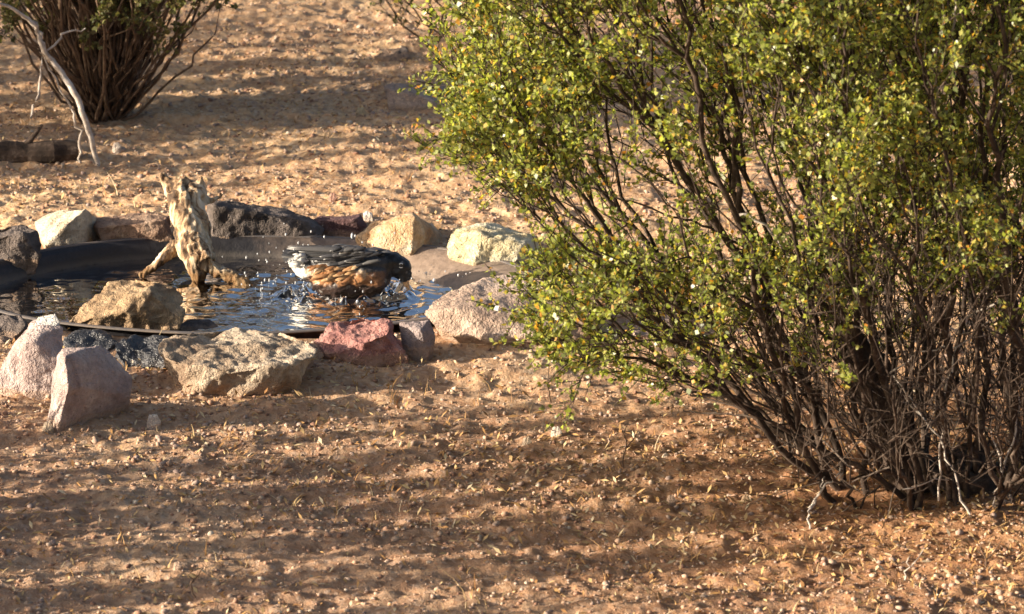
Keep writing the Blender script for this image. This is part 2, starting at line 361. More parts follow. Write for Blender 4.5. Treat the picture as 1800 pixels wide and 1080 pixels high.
rock('small orange stone in the water right of the tan boulder', 'orange', (330, 541), [(304, 506, .03), (350, 501, .04), (357, 520, .01), (345, 537, 0), (310, 540, 0)], zb=-.045, seed=20, group='stones standing in the pool', rough=.6)
rock('wet black stone between the tilted stone and the lichen grey slab', 'wet', (255, 645), [(196, 602, .05), (235, 588, .1), (296, 590, .1), (312, 620, .03), (290, 646, 0), (212, 642, 0)], seed=21, rough=1.6)
rock('small wet black stone behind the tilted stone', 'wet', (160, 618), [(110, 592, .04), (130, 580, .08), (185, 582, .08), (208, 600, .03), (190, 617, 0), (118, 617, 0)], seed=22, rough=1.6)
rock('small wet brown stone at the foot of the driftwood', 'wet', (395, 535), [(365, 520, .0), (385, 508, .02), (415, 512, .02), (428, 528, 0), (400, 536, -.01), (370, 534, -.005)], zb=-.04, seed=33, group='stones standing in the pool', rough=.8)
rock('flat wet dark stone between the driftwood and the robin', 'wet', (470, 520), [(442, 512, .0), (460, 500, .02), (490, 504, .02), (500, 516, 0), (470, 522, -.01)], zb=-.04, seed=34, group='stones standing in the pool', rough=.8)
rock('dark brown stone at the water edge behind the lichen grey slab', 'dark', (345, 590), [(305, 580, .0), (325, 562, .03), (370, 558, .04), (392, 574, .02), (380, 588, 0), (320, 590, 0)], zb=-.03, seed=35, group='stones standing in the pool')
rock('small brown stone wedged between the lichen grey slab and the pink stone', 'brown', (545, 640), [(520, 625, .02), (535, 604, .05), (560, 602, .05), (572, 625, .02), (550, 640, 0)], seed=36)
# stones out on the open ground
G2 = 'loose stones on the open soil'
rock('flat mauve stone lying in the shade left of the big bush', 'buff', (730, 197), [(670, 150, .03), (700, 145, .1), (780, 149, .1), (795, 185, .0), (760, 196, 0), (680, 193, 0)], seed=23, group=G2, rough=.5)
rock('small dark stone near the top on the bright soil', 'dark', (690, 110), [(656, 100, .02), (670, 84, .08), (715, 80, .08), (724, 100, 0), (690, 110, 0)], seed=24, group=G2)
for i, (lab, mm, px, py, r) in enumerate([
    ('white pebble in front of the shadow of the lichen grey slab', 'white', 270, 748, 14),
    ('white pebble lying alone right of the centre in front of the bush', 'white', 978, 766, 11),
    ('pale cream pebble just left of the lone white pebble', 'cream', 926, 782, 10),
    ('orange cream pebble in the dark shade under the bush branch', 'orange', 1311, 882, 9),
    ('cream pebble at the foot of the tilted grey mauve stone', 'cream', 84, 757, 11),
    ('pale yellow pebble beside the shaded flat mauve stone', 'yellow', 634, 203, 10),
    ('pinkish pebble in front of the shaded flat mauve stone', 'orange', 723, 208, 10),
    ('pale pebble resting on the big bush litter near the stem foot', 'buff', 1180, 884, 10),
    ('grey buff pebble in the bottom left foreground', 'buff', 312, 1000, 9),
    ('white chip on the soil left of the dark log', 'white', 205, 262, 8),
    ('cream pebble on the lit strip behind the driftwood', 'cream', 520, 268, 9),
    ('rounded pink pebble on the lit strip behind the maroon stone', 'pink', 585, 352, 9)]):
    rock(lab, mm, (px, py), [(px-r, py-r*.3, .004), (px-r*.6, py-r*1.4, .01), (px+r*.4, py-r*1.6, .012), (px+r, py-r*.6, .004), (px+r*.5, py, 0), (px-r*.4, py, 0)], seed=40+i, group='small pale stones', rough=.5, voxel=.002, zb=float(H(onz(px, py).x, onz(px, py).y))+.004, name='pebble', cat='pebble')
# a few dozen darker and redder stones
rr = random.Random(12)
KC = {'mauve': 'mauve', 'brown': 'brown', 'pink': 'reddish', 'tan': 'tan', 'buff': 'buff'}

def tube_path(pts, rad, k=8, jit=0, rng=None, cap=True):
    """pts list of Vector; rad list; returns V,F"""
    V = []; F = []; n = len(pts)
    prev = None
    for i, p in enumerate(pts):
        t = (pts[min(i+1, n-1)]-pts[max(i-1, 0)]).normalized()
        a = t.cross(Vector((0, 0, 1))) if abs(t.z) < .9 else t.cross(Vector((1, 0, 0)))
        a.normalize(); b_ = t.cross(a)
        for q in range(k):
            an = 2*math.pi*q/k; r = rad[i]*(1+(rng.uniform(-jit, jit) if rng else 0))
            V.append(p+a*(math.cos(an)*r)+b_*(math.sin(an)*r))
    for i in range(n-1):
        for q in range(k):
            F.append((i*k+q, i*k+(q+1) % k, (i+1)*k+(q+1) % k, (i+1)*k+q))
    return V, F
# ------------------------------------------------------------------ basin and water
def basin():
    root = empty('bird_bath_basin', (PCX, PCY, 0))
    tag(root, 'dark oval sunken bird bath basin ringed by stones', 'bird bath')
    nr, na = 46, 160; V = []; F = []
    def floor(x, y):
        t = float(sstep(-.75, .05, np.array(x)))
        return -.125+t*.100 + .006*float(fbm(np.array(x), np.array(y), 14, 2, 3))
    for i in range(nr+1):
        r = i/nr
        for j in range(na):
            a = 2*math.pi*j/na; wob = 1+.012*math.sin(3*a+1)+.008*math.sin(7*a)
            x = PCX+PA*r*wob*math.cos(a); y = PCY+PB*r*wob*math.sin(a)
            fl = floor(x, y); k = float(sstep(.82-.3*float(sstep(-.5, .1, np.array(x))), .98, np.array(r)))
            fo = .006*float(fbm(np.array(x*14.), np.array(y*14.), 1, 2, 9))*(1-k)*float(sstep(.6, .85, np.array(r))); V.append((x+fo*2, y+fo*2, fl*(1-k)+RIMZ*k+fo))
    for i in range(nr):
        for j in range(na):
            a = i*na+j; b_ = i*na+(j+1) % na; F.append((a, b_, b_+na, a+na))
    me = mesh_np('basin', V, F); recentre(me, (PCX, PCY, 0))
    m, nt, b = mat('dark_basin', .45, .4)
    f = tnoise(nt, 9, 5, .65)
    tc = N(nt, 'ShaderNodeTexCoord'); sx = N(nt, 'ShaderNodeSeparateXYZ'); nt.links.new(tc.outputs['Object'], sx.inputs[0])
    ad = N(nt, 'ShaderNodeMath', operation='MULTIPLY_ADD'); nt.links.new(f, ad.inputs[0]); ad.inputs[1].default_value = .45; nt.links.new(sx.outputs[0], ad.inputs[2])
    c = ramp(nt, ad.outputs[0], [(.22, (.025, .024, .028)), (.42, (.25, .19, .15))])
    f2 = tnoise(nt, 70, 4, .7)
    c = mix(nt, c, ramp(nt, f2, [(.35, (.6, .55, .5)), (.65, (1.2, 1.15, 1.1))]), .7, 'MULTIPLY')
    zz = N(nt, 'ShaderNodeMath', operation='MULTIPLY_ADD'); nt.links.new(f2, zz.inputs[0]); zz.inputs[1].default_value = .012; nt.links.new(sx.outputs[2], zz.inputs[2])
    zo = N(nt, 'ShaderNodeMath', operation='ADD'); nt.links.new(zz.outputs[0], zo.inputs[0]); zo.inputs[1].default_value = .1
    c = mix(nt, c, (.22, .19, .16), ramp(nt, zo.outputs[0], [(.080, (0, 0, 0)), (.086, (.28, .28, .28)), (.090, (.22, .22, .22)), (.096, (0, 0, 0))]))
    nt.links.new(c, b.inputs['Base Color']); bump(nt, b, f2, .6, .003)
    link('bowl', me, m, root, True)
    # rolled rim lip
    V = []; F = []; k = 8
    for j in range(na):
        a = 2*math.pi*j/na; wob = 1+.012*math.sin(3*a+1)+.008*math.sin(7*a)
        cx, cy = PA*wob*math.cos(a), PB*wob*math.sin(a); n = Vector((math.cos(a)*PB, math.sin(a)*PA, 0)).normalized()
        for q in range(k):
            t = 2*math.pi*q/k
            V.append((cx+n.x*.006*math.cos(t), cy+n.y*.006*math.cos(t), RIMZ+.0022*math.sin(t)))
    for j in range(na):
        for q in range(k):
            F.append((j*k+q, ((j+1) % na)*k+q, ((j+1) % na)*k+(q+1) % k, j*k+(q+1) % k))
    m, nt, b = mat('dusty_rim', .7, .3)
    c = ramp(nt, tnoise(nt, 30, 4, .7), [(.4, (.10, .09, .09)), (.6, (.16, .13, .11))]); nt.links.new(c, b.inputs['Base Color'])
    link('rim', mesh_np('rim', V, F), m, root, True)
basin()
RB = onz(625, 518, WZ)      # where the robin stands
def water():
    nr, na = 150, 260; r = (np.arange(nr+1)/nr)[:, None]*.955; a = (np.arange(na)/na*2*np.pi)[None]
    wob = 1+.012*np.sin(3*a+1)+.008*np.sin(7*a)
    x = PCX+PA*r*wob*np.cos(a); y = PCY+PB*r*wob*np.sin(a)
    dx = x-RB.x; dy = y-RB.y; ds = np.hypot(dx, dy)
    amp = np.exp(-ds/.22)
    z = WZ + .0026*amp*np.sin(ds*150+2.5*fbm(x, y, 14, 2, 7)) + .0060*amp*fbm(x, y*1.6, 34, 2, 5) + .0012*fbm(x, y*2.4, 22, 2, 8)
    e = np.hypot((x-RB.x+.015)/.085, (y-RB.y)/.05); z = z + .011*np.exp(-((e-1.15)/.35)**2)*np.clip(.55+2.2*fbm(x, y, 60, 2, 13), 0, 2)
    V = np.stack([x, y, z], 2).reshape(-1, 3); V[:, 0] -= PCX; V[:, 1] -= PCY
    i = np.arange(nr)[:, None]*na; j = np.arange(na)[None]; j2 = (j+1) % na
    F = np.stack([(i+j), (i+j2), (i+na+j2), (i+na+j)], 2).reshape(-1, 4)
    m = bpy.data.materials.new('water'); m.use_nodes = True; nt = m.node_tree; nt.nodes.clear()
    o = N(nt, 'ShaderNodeOutputMaterial'); ms = N(nt, 'ShaderNodeMixShader'); fr = N(nt, 'ShaderNodeFresnel'); fr.inputs[0].default_value = 1.36
    tr = N(nt, 'ShaderNodeBsdfTransparent'); tr.inputs[0].default_value = (.62, .66, .68, 1)
    gl = N(nt, 'ShaderNodeBsdfGlossy'); gl.inputs['Roughness'].default_value = .03
    nt.links.new(fr.outputs[0], ms.inputs[0]); nt.links.new(tr.outputs[0], ms.inputs[1]); nt.links.new(gl.outputs[0], ms.inputs[2]); nt.links.new(ms.outputs[0], o.inputs[0])
    ob = link('water', mesh_np('water', V, F), m, smooth=True); ob.location = (PCX, PCY, 0)
    tag(ob, kind='structure')
    return m
WATER = water()
def drops():
    rs = np.random.RandomState(3); P = []
    for (px, py, sx, sy, n) in [(490, 475, 34, 24, 34), (465, 505, 20, 16, 20), (590, 530, 50, 6, 30), (650, 512, 28, 12, 22), (720, 490, 14, 12, 12), (800, 478, 40, 8, 10), (540, 530, 30, 10, 12), (520, 425, 30, 14, 14), (660, 425, 40, 10, 12)]:
        for k in range(n):
            y = RB.y+rs.normal()*.045
            p = ony(px+rs.normal()*sx, py+rs.normal()*sy, y)
            if p.z < WZ+.002: p.z = WZ+.002
            P.append((p, rs.uniform(.0005, .0019)*(1 if rs.rand() > .1 else 1.7)))
    V = []; F = []; nv = len(P)*len(ICV)
    for k, (p, r) in enumerate(P):
        st = np.array([1, 1, rs.uniform(1, 2.4)])
        V.append(ICV*r*st+np.array(p[:])); F.append(ICF+k*len(ICV))
    for k in range(38):
        an = rs.uniform(0, 2*math.pi); e = rs.uniform(.9, 1.35); p = Vector((RB.x-.012+.085*e*math.cos(an), RB.y+.048*e*math.sin(an), WZ-.001))
        hh = rs.uniform(.004, .018); out = Vector((math.cos(an)*.4, math.sin(an)*.4, 0))*hh
        v, f = tube_path([p, p+out*.5+Vector((0, 0, hh*.6)), p+out*1.3+Vector((0, 0, hh))], [rs.uniform(.001, .003), rs.uniform(.0006, .0016), .0003], 6)
        f = [t for q in f for t in ((q[0], q[1], q[2]), (q[0], q[2], q[3]))]
        V.append(np.array([q[:] for q in v])); F.append(np.array(f)+nv); nv += len(v)
    m, nt, b = mat('splash', .08, .6); b.inputs['Base Color'].default_value = (.9, .92, .95, 1); b.inputs['IOR'].default_value = 1.33
    b.inputs['Transmission Weight'].default_value = .45
    o = link('splash_drops', mesh_np('splash', np.concatenate(V), np.concatenate(F)), m, smooth=True)
    tag(o, 'spray of bright water drops thrown up around the robin', 'water drops', kind='stuff')
drops()

# ------------------------------------------------------------------ driftwood
def blob(bm, p, r, R=None, seg=14):
    M = Matrix.Translation(p) @ (R.to_4x4() if R else Matrix()) @ Matrix.Diagonal((*(r if hasattr(r, '__len__') else (r, r, r)), 1))
    bmesh.ops.create_uvsphere(bm, u_segments=seg, v_segments=seg//2+2, radius=1, matrix=M)
def chain(bm, pts, n=10):
    for (a, ra), (b_, rb) in zip(pts[:-1], pts[1:]):
        k = max(2, int((b_-a).length/(min(ra, rb)*.45)))
        for i in range(k+1):
            t = i/k; blob(bm, a.lerp(b_, t), ra*(1-t)+rb*t)
def driftwood():
    y0 = onz(352, 495, WZ).y; s = 1/ppm(y0)
    def P(l): return [(ony(px, py, y0+dy), r*s) for px, py, dy, r in l]
    loc = Vector((ony(352, 495, y0).x, y0, WZ))
    root = empty('driftwood', loc); tag(root, 'gnarled bleached driftwood stump propped over the back of the pool', 'driftwood')
    rng = random.Random(5)
    holes = []
    def part(name, lists, sd, kn=14):
        bm = bmesh.new()
        for l in lists: chain(bm, P(l))
        for k in range(kn):
            l = rng.choice(lists); q = rng.choice(l); p = ony(q[0]+rng.uniform(-.6, .6)*q[3], q[1]+rng.uniform(-10, 10), y0+q[2]-rng.uniform(0, .6)*q[3]*s)
            blob(bm, p, q[3]*s*rng.uniform(.4, .7))
        me = remesh_obj(bm, .0032, 2); sv = Vector((sd, 2, 3))
        displace(me, lambda p: sum(-a_*math.exp(-((p-h_).length/r_)**2) for h_, r_, a_ in holes) + .0035*mnoise.fractal(Vector((p.x*34, p.y*34, p.z*9))+sv, 1, 2, 3) - .002*mnoise.ridged_multi_fractal(Vector((p.x*90, p.y*90, p.z*16))+sv, .9, 2, 2, 1, 2) - .004*max(0, mnoise.noise(Vector((p.x*60, p.y*60, p.z*28))+sv)-.2)*5 + .0012*mnoise.noise(Vector((p.x*240, p.y*240, p.z*60))) - .0035*mnoise.ridged_multi_fractal(Vector((p.x*60, p.y*60, p.z*20))+sv, .9, 2, 2, 1, 2))
        recentre(me, loc); return link(name, me, WOOD, root, True)
    hole = ony(366, 470, y0-.03); hole2 = ony(352, 352, y0+.06); hole3 = ony(330, 318, y0+.09)
    holes += [(hole, .013, .016), (hole2, .011, .014), (hole3, .012, .012)]
    part('trunk', [[(320, 338, .12, 32), (328, 356, .1, 38), (334, 385, .07, 36), (338, 425, .04, 36), (346, 455, .01, 30), (350, 482, 0, 22)], [(285, 306, .13, 10), (294, 320, .13, 16), (304, 338, .12, 22)], [(354, 312, .12, 9), (352, 328, .12, 14), (350, 350, .11, 22)], [(352, 362, .1, 13), (378, 350, .11, 9), (392, 340, .12, 5)], [(362, 395, .09, 14), (356, 430, .06, 20), (366, 452, .03, 18)]], 1, 5)
    part('branch', [[(352, 462, .0, 22), (380, 474, .0, 17), (412, 490, -.01, 15), (440, 504, -.02, 13), (468, 515, -.02, 9)]], 2, 3)
    part('branch', [[(318, 428, .05, 19), (298, 446, .04, 17), (274, 466, .03, 13), (250, 484, .02, 10)]], 3, 0)
driftwood()

# ------------------------------------------------------------------ fallen log, far left
def log():
    a = onz(-160, 292); b_ = onz(136, 284); r = .024
    rng = random.Random(2); pts = [a.lerp(b_, t/14)+Vector((0, .004*math.sin(t), r*.8)) for t in range(15)]
    loc = (a+b_)/2
    root = empty('fallen_log', loc); tag(root, 'short dark fallen log lying on the soil at the left edge', 'log')
    bm = bmesh.new()
    V, F = tube_path(pts, [r*(1+.08*math.sin(i*1.7)) for i in range(15)], 14, .05, rng)
    vs = [bm.verts.new(v) for v in V]
    for f in F: bm.faces.new([vs[i] for i in f])
    bm.faces.new(vs[:14]); bm.faces.new(vs[-14:][::-1])
    me = bpy.data.meshes.new('log'); bm.to_mesh(me); bm.free(); recentre(me, loc)
    link('trunk', me, BARK, root)
    V, F = tube_path([pts[9], pts[9]+Vector((.03, -.0, .03)), pts[9]+Vector((.05, .01, .055))], [.008, .006, .003], 6)
    me = mesh_np('stub', V, F); recentre(me, loc); link('branch_stub', me, BARK, root)
log()

# ------------------------------------------------------------------ shrubs
def grow(roots, targets, rs, seg=.035, wpath=.55, sag=.0):
    """greedy branching skeleton; returns pos, parent, tip index of every target"""
    cap = len(roots)+int(len(targets)*14)+10
    pos = np.zeros((cap, 3)); par = np.full(cap, -1); plen = np.zeros(cap); n = len(roots)
    pos[:n] = roots; plen[:n] = 0; tips = []
    c0 = np.mean(roots, 0)
    order = np.argsort(np.linalg.norm(targets-c0, axis=1)+rs.uniform(-.06, .06, len(targets)))
    tips = np.full(len(targets), -1)
    for ti in order:
        t = targets[ti]; dd = np.linalg.norm(pos[:n]-t, axis=1)
        cost = dd+wpath*plen[:n]
        # a branch rarely turns back on itself
        back = np.linalg.norm(pos[:n]-c0, axis=1) > np.linalg.norm(t-c0)*.97
        cost = cost+back*.25
        a = int(np.argmin(cost)); L = dd[a]
        k = max(1, min(13, int(L/seg)))
        d0 = (pos[a]-pos[par[a]]) if par[a] >= 0 else (np.array([(t-pos[a])[0]*.6, (t-pos[a])[1]*.6, abs((t-pos[a])[2])+.05]))
        d0 = d0/(np.linalg.norm(d0)+1e-6)
        c = pos[a]+d0*L*.42+rs.normal(size=3)*L*.13
        p = a
        for q in range(1, k+1):
            if n >= cap: break
            u = q/k; x = (1-u)**2*pos[a]+2*u*(1-u)*c+u*u*t + rs.normal(size=3)*.006*(q < k)
            pos[n] = x; par[n] = p; plen[n] = plen[p]+np.linalg.norm(x-pos[p]); p = n; n += 1
        tips[ti] = p
    return pos[:n], par[:n], tips
def skeleton_meshes(pos, par, nroot, r0, pw=.5, rmax=.02, k=5):
    n = len(pos); w = np.ones(n)
    for i in range(n-1, nroot-1, -1): w[par[i]] += w[i]*1.0
    kids = [[] for _ in range(n)]
    for i in range(nroot, n): kids[par[i]].append(i)
    rad = np.minimum(rmax, r0*w**pw)
    out = []
    for root in range(nroot):
        if not kids[root]: continue
        V = []; F = []; stack = [(root, c) for c in kids[root]]
        while stack:
            a, c = stack.pop(); ch = [a, c]; x = c
            while kids[x]:
                ks = sorted(kids[x], key=lambda q: -w[q]); 
                for o in ks[1:]: stack.append((x, o))
                x = ks[0]; ch.append(x)
            pts = [Vector(pos[i]) for i in ch]; rr_ = [min(rad[a], rad[c]*1.15)]+[rad[i] for i in ch[1:]]
            rr_[-1] = rr_[-1]*.6
            v, f = tube_path(pts, rr_, k); o = len(V)
            V += v; F += [tuple(i+o for i in q) for q in f]
        out.append((np.array([v[:] for v in V]), np.array(F)))
    return out
def prisms(A, B, ra, rb):
    """thin three sided tapering twigs from A to B"""
    n = len(A); d = B-A; d /= np.linalg.norm(d, axis=1)[:, None]+1e-9
    u = np.cross(d, np.array([.31, .72, .62])); u /= np.linalg.norm(u, axis=1)[:, None]+1e-9; v = np.cross(d, u)
    V = []
    for P, r in ((A, ra), (B, rb)):
        for q in range(3):
            an = 2*math.pi*q/3; V.append(P+u*(math.cos(an)*r)[..., None] if False else P+(u*math.cos(an)+v*math.sin(an))*np.asarray(r).reshape(-1, 1))
    V = np.stack(V, 1); b_ = (np.arange(n)*6)[:, None]
    F = np.concatenate([b_+np.array([[0, 1, 4, 3]]), b_+np.array([[1, 2, 5, 4]]), b_+np.array([[2, 0, 3, 5]])], 0)
    return V.reshape(-1, 3), F
def unit(a): return a/(np.linalg.norm(a, axis=-1, keepdims=True)+1e-9)
def leafage(T, D, rs, nt_=6, nl=8, L=.085, leaf=.0055, aspect=.48, spread=.8, up=.15):
    """sprays: T tips, D directions; returns twig (V,F) and leaf (V,F)"""
    n = len(T); A = [T]; B = [T+D*(L*rs.uniform(.6, 1.2, (n, 1)))]
    main = B[0]-A[0]
    a2 = []; b2 = []
    for k in range(nt_):
        s = rs.uniform(0, .95, (n, 1)); st = T+main*s
        dr = unit(D+rs.normal(size=(n, 3))*spread+np.array([0, 0, .15]))
        a2.append(st); b2.append(st+dr*L*rs.uniform(.3, .75, (n, 1)))
    A += a2; B += b2; A = np.concatenate(A); B = np.concatenate(B)
    tw = prisms(A, B, np.full(len(A), .0010), np.full(len(A), .0005))
    m = len(A); s = rs.rand(m, nl, 1)**.7
    P = (A[:, None]+(B-A)[:, None]*s).reshape(-1, 3)
    dr = unit(np.repeat(unit(B-A), nl, 0)*.6+rs.normal(size=(m*nl, 3))*.75+np.array([0, 0, .12]))
    sd = unit(np.cross(dr, rs.normal(size=(m*nl, 3)))); nn = np.cross(dr, sd)
    l = leaf*rs.uniform(.6, 1.5, (m*nl, 1)); wd = l*aspect*rs.uniform(.7, 1.2, (m*nl, 1))
    P0 = P+rs.normal(size=P.shape)*.0015
    V = np.stack([P0, P0+dr*l*.55+sd*wd+nn*wd*.35, P0+dr*l*1.3, P0+dr*l*.55-sd*wd+nn*wd*.35], 1).reshape(-1, 3)
    F = np.arange(len(V)).reshape(-1, 4)
    return tw, (V, F)
def shrub(name, loc, label, cat, roots, targets, leafy, rs, leafm, barkm, r0=.0011, rmax=.02, group=None, dirbias=None, **kw):
    root = empty(name, loc); tag(root, label, cat, group); L = np.array(loc)
    wp = kw.pop('wpath', .55)
    pos, par, tips = grow(roots, targets, rs, wpath=wp)
    for V, F in skeleton_meshes(pos, par, len(roots), r0, .45, rmax):
        link('stem', mesh_np('stem', V-L, F), barkm, root, True)
    ok = tips >= 0; tp = tips[ok]; lf = leafy[ok]
    D = unit(pos[tp]-pos[par[tp]]); D = unit(D+rs.normal(size=D.shape)*.35+np.array([0, 0, .25]))
    T = pos[tp][lf]; D1 = D[lf]
    tw, lv = leafage(T, D1, rs, **kw)
    if (~lf).any():
        kk = dict(kw); kk['nt_'] = 5; kk['nl'] = 1; kk['L'] = .09
        tw2, _ = leafage(pos[tp][~lf], D[~lf], rs, **kk)
        tw = (np.concatenate([tw[0], tw2[0]]), np.concatenate([tw[1], tw2[1]+len(tw[0])]))
    o = link('fine_twigs', mesh_np('fine_twigs', tw[0]-L, tw[1]), barkm, root); o['kind'] = 'stuff'
    o = link('foliage', mesh_np('foliage', lv[0]-L, lv[1]), leafm, root); o['kind'] = 'stuff'
    return root
# ---- the big bush on the right
def big_bush():
    rs = np.random.RandomState(21)
    B = onz(1625, 868); YB = B.y
    left_py = [-700, -450, -200, 0, 100, 150, 300, 345, 400, 450, 520, 600, 650, 690, 720]
    left_px = [1500, 1200, 900, 800, 815, 792, 800, 850, 935, 945, 945, 915, 960, 1180, 1320]
    T = []; leafy = []
    def add(n, x0, x1, y0, y1, lf, dens=None, dep=.5):
        k = 0; tries = 0
        while k < n and tries < n*60:
            tries += 1
            px = rs.uniform(x0, x1); py = rs.uniform(y0, y1)
            if px < np.interp(py, left_py, left_px)+25+rs.uniform(-12, 25): continue
            if dens and rs.rand() > dens(px, py): continue
            q = 1-((px-1720)/950)**2
            hd = dep*math.sqrt(max(.06, q))
            y = YB+.05+rs.uniform(-1, 1)*hd
            p = ony(px, py, y)
            if p.z < .05: continue
            g_ = mnoise.fractal(Vector(p)*6.5, 1, 2, 2)
            if lf and g_ < -.04+rs.uniform(-.12, .12): continue
            T.append(p[:]); leafy.append(lf); k += 1
    def densA(px, py):
        d_ = 1.
        if 950 < px < 1450 and 190 < py < 330: d_ *= .38
        if 1130 < px < 1330 and -50 < py < 90: d_ *= .55
        return d_
    def densB(px, py):
        if 980 < px < 1400 and 330 < py < 480: return .10
        if px < 1250 and py > 560: return .6
        if 1300 < px and py > 560: return .5
        return 1.
    add(1080, 780, 1900, -120, 330, True, densA)
    add(560, 1000, 2350, -620, -100, True)
    add(240, 1750, 2350, -100, 420, True)
    add(215, 860, 1500, 330, 690, True, densB, .38)
    add(150, 1450, 1900, 330, 520, True, None, .45)
    add(40, 1450, 2000, 480, 620, True, None, .5)
    add(540, 1400, 2100, 400, 850, False, None, .45)
    add(40, 1180, 1450, 560, 760, False, None, .3)
    T = np.array(T); leafy = np.array(leafy)
    nr = 52; a = rs.uniform(0, 2*np.pi, nr); r = .17*np.sqrt(rs.rand(nr))
    rx = B.x+.06+1.1*r*np.cos(a); ry = B.y+.03+.55*r*np.sin(a)
    roots = np.stack([rx, ry, H(rx, ry)-.01], 1)
    ro = shrub('creosote_bush', B, 'large yellow green bush with many dark stems filling the right side', 'bush', roots, T, leafy, rs, LEAF, BARK, r0=.0006, rmax=.0058, nt_=7, nl=11, L=.085, leaf=.0060, wpath=.85)
    # bleached dead twigs and the thick low limbs seen against the soil
    tw = [([(1440, 1000, -.12), (1424, 930, -.12), (1420, 895, -.11), (1455, 855, -.08), (1478, 820, -.05)], 4.5),
          ([(1421, 898, -.11), (1445, 860, -.10), (1450, 838, -.1)], 3),
          ([(1700, 905, -.15), (1682, 850, -.14), (1650, 770, -.12), (1600, 700, -.1), (1570, 660, -.08)], 3.5),
          ([(1650, 880, -.1), (1652, 780, -.1), (1662, 690, -.1), (1680, 610, -.08), (1760, 545, -.05), (1800, 500, -.05)], 3.5),
          ([(1700, 560, -.02), (1765, 520, -.02), (1775, 570, -.02), (1800, 600, -.02)], 4.5),
          ([(1560, 665, -.05), (1610, 618, -.05), (1680, 612, -.06)], 3),
          ([(1790, 660, -.1), (1785, 760, -.1), (1760, 840, -.1), (1745, 890, -.1)], 4),
          ([(1595, 560, .0), (1615, 515, .0), (1635, 495, .0)], 4),
          ([(1480, 0, -.1), (1492, 60, -.1), (1490, 150, -.1)], 3.2), ([(1680, -20, -.1), (1676, 40, -.1), (1672, 90, -.1)], 4),
          ([(985, 130, -.0), (990, 160, 0), (976, 190, 0)], 3), ([(1215, 60, -.1), (1225, 95, -.1), (1243, 128, -.1)], 3),
          ([(1300, 375, -.2), (1345, 395, -.2), (1395, 460, -.18), (1425, 498, -.16)], 4.5)]
    s = 1/ppm(YB)
    for pl, r in tw:
        P = [ony(a_, b_, YB+c_) for a_, b_, c_ in pl]
        Q = []
        for i in range(len(P)-1):
            for t in range(4): Q.append(P[i].lerp(P[i+1], t/4)+Vector(rs.normal(size=3)*.0022))
        Q.append(P[-1]); R = [max(.0008, r*s*.62*(1-.45*i/len(Q))) for i in range(len(Q))]
        V, F = tube_path(Q, R, 6); me = mesh_np('dead_twig', V, F); recentre(me, B); link('dead_twig', me, DEAD, ro, True)
    tv = []; tf = []
    for k in range(190):
        px = rs.uniform(1380, 1900); py = rs.uniform(560, 890)
        if px < 1380+(py-560)*.35: continue
        p = ony(px, py, YB+rs.uniform(-.2, .22)); d_ = Vector(unit(rs.normal(size=3)*np.array([1, .7, 1])+np.array([0, 0, .35]))); L_ = rs.uniform(.05, .2)
        if p.z < .01: continue
        Q = [p]
        for t in range(6):
            d_ = (d_+Vector(rs.normal(size=3)*.22)).normalized(); Q.append(Q[-1]+d_*L_/6)
        if min(q.z for q in Q) < 0: continue
        V, F = tube_path(Q, [rs.uniform(.0009, .0022)*(1-.1*i) for i in range(7)], 5); tf += [tuple(i+len(tv) for i in q) for q in F]; tv += V
    me = mesh_np('tangle', tv, tf); recentre(me, B); o = link('dry_twig_tangle', me, island_mat('mixed_twig', [(0, (.05, .035, .026)), (.62, (.09, .065, .05)), (.86, (.16, .125, .10)), (.95, (.3, .25, .21)), (1, (.48, .42, .36))]), ro, True); o['kind'] = 'stuff'
    # broad dead trunk, and a root mass added to deepen the shade below
    for nm, bl in (('shade_root_mass', [(1600, 868, .02, 30), (1640, 850, .05, 38), (1690, 850, .04, 40), (1730, 862, .03, 34), (1670, 815, .1, 34), (1620, 815, .08, 26), (1760, 845, .12, 36), (1710, 800, .14, 32)]),
                   ('dead_trunk', [(1590, 850, .06, 30), (1572, 800, .05, 31), (1552, 745, .04, 32), (1535, 690, .04, 31), (1518, 640, .03, 28), (1505, 600, .03, 24), (1494, 575, .03, 15), (1545, 640, .07, 20), (1580, 700, .09, 22)])):
        bm = bmesh.new(); L_ = [(ony(a_, b_, YB+c_), r_*s) for a_, b_, c_, r_ in bl]
        if nm == 'dead_trunk': chain(bm, L_[:7])
        for p, r_ in L_: blob(bm, p, r_)
        me = remesh_obj(bm, .006, 2)
        displace(me, lambda p: .014*mnoise.fractal(Vector((p.x*22, p.y*22, p.z*10)), 1, 2, 4) - .004*mnoise.ridged_multi_fractal(Vector((p.x*50, p.y*50, p.z*14)), .9, 2, 2, 1, 2))
        recentre(me, B); link(nm, me, BARK, ro, True)
    limbs = [([(1600, 860, 0), (1520, 825, -.03), (1440, 790, -.05), (1370, 750, -.07), (1310, 708, -.09), (1240, 692, -.1), (1190, 690, -.1)], 15),
             ([(1480, 808, -.04), (1400, 765, .0), (1330, 735, .03), (1255, 728, .05), (1200, 722, .06)], 8),
             ([(1600, 850, 0), (1540, 720, -.02), (1500, 620, -.04), (1485, 560, -.05), (1450, 480, -.06)], 17),
             ([(1640, 850, 0), (1560, 660, .05), (1430, 520, .08), (1330, 450, .1), (1230, 395, .12), (1150, 370, .12), (1040, 330, .14)], 13),
             ([(1620, 850, 0), (1600, 650, .1), (1640, 400, .12), (1655, 200, .14), (1640, 60, .16)], 12),
             ([(1600, 850, .02), (1500, 640, .0), (1400, 560, -.06), (1290, 520, -.1), (1180, 480, -.14), (1080, 460, -.14)], 11),
             ([(1700, 850, 0), (1720, 600, .0), (1780, 380, .03), (1850, 250, .05)], 14),
             ([(1560, 840, 0), (1440, 700, -.1), (1310, 620, -.16), (1180, 600, -.2), (1040, 610, -.22)], 9)]
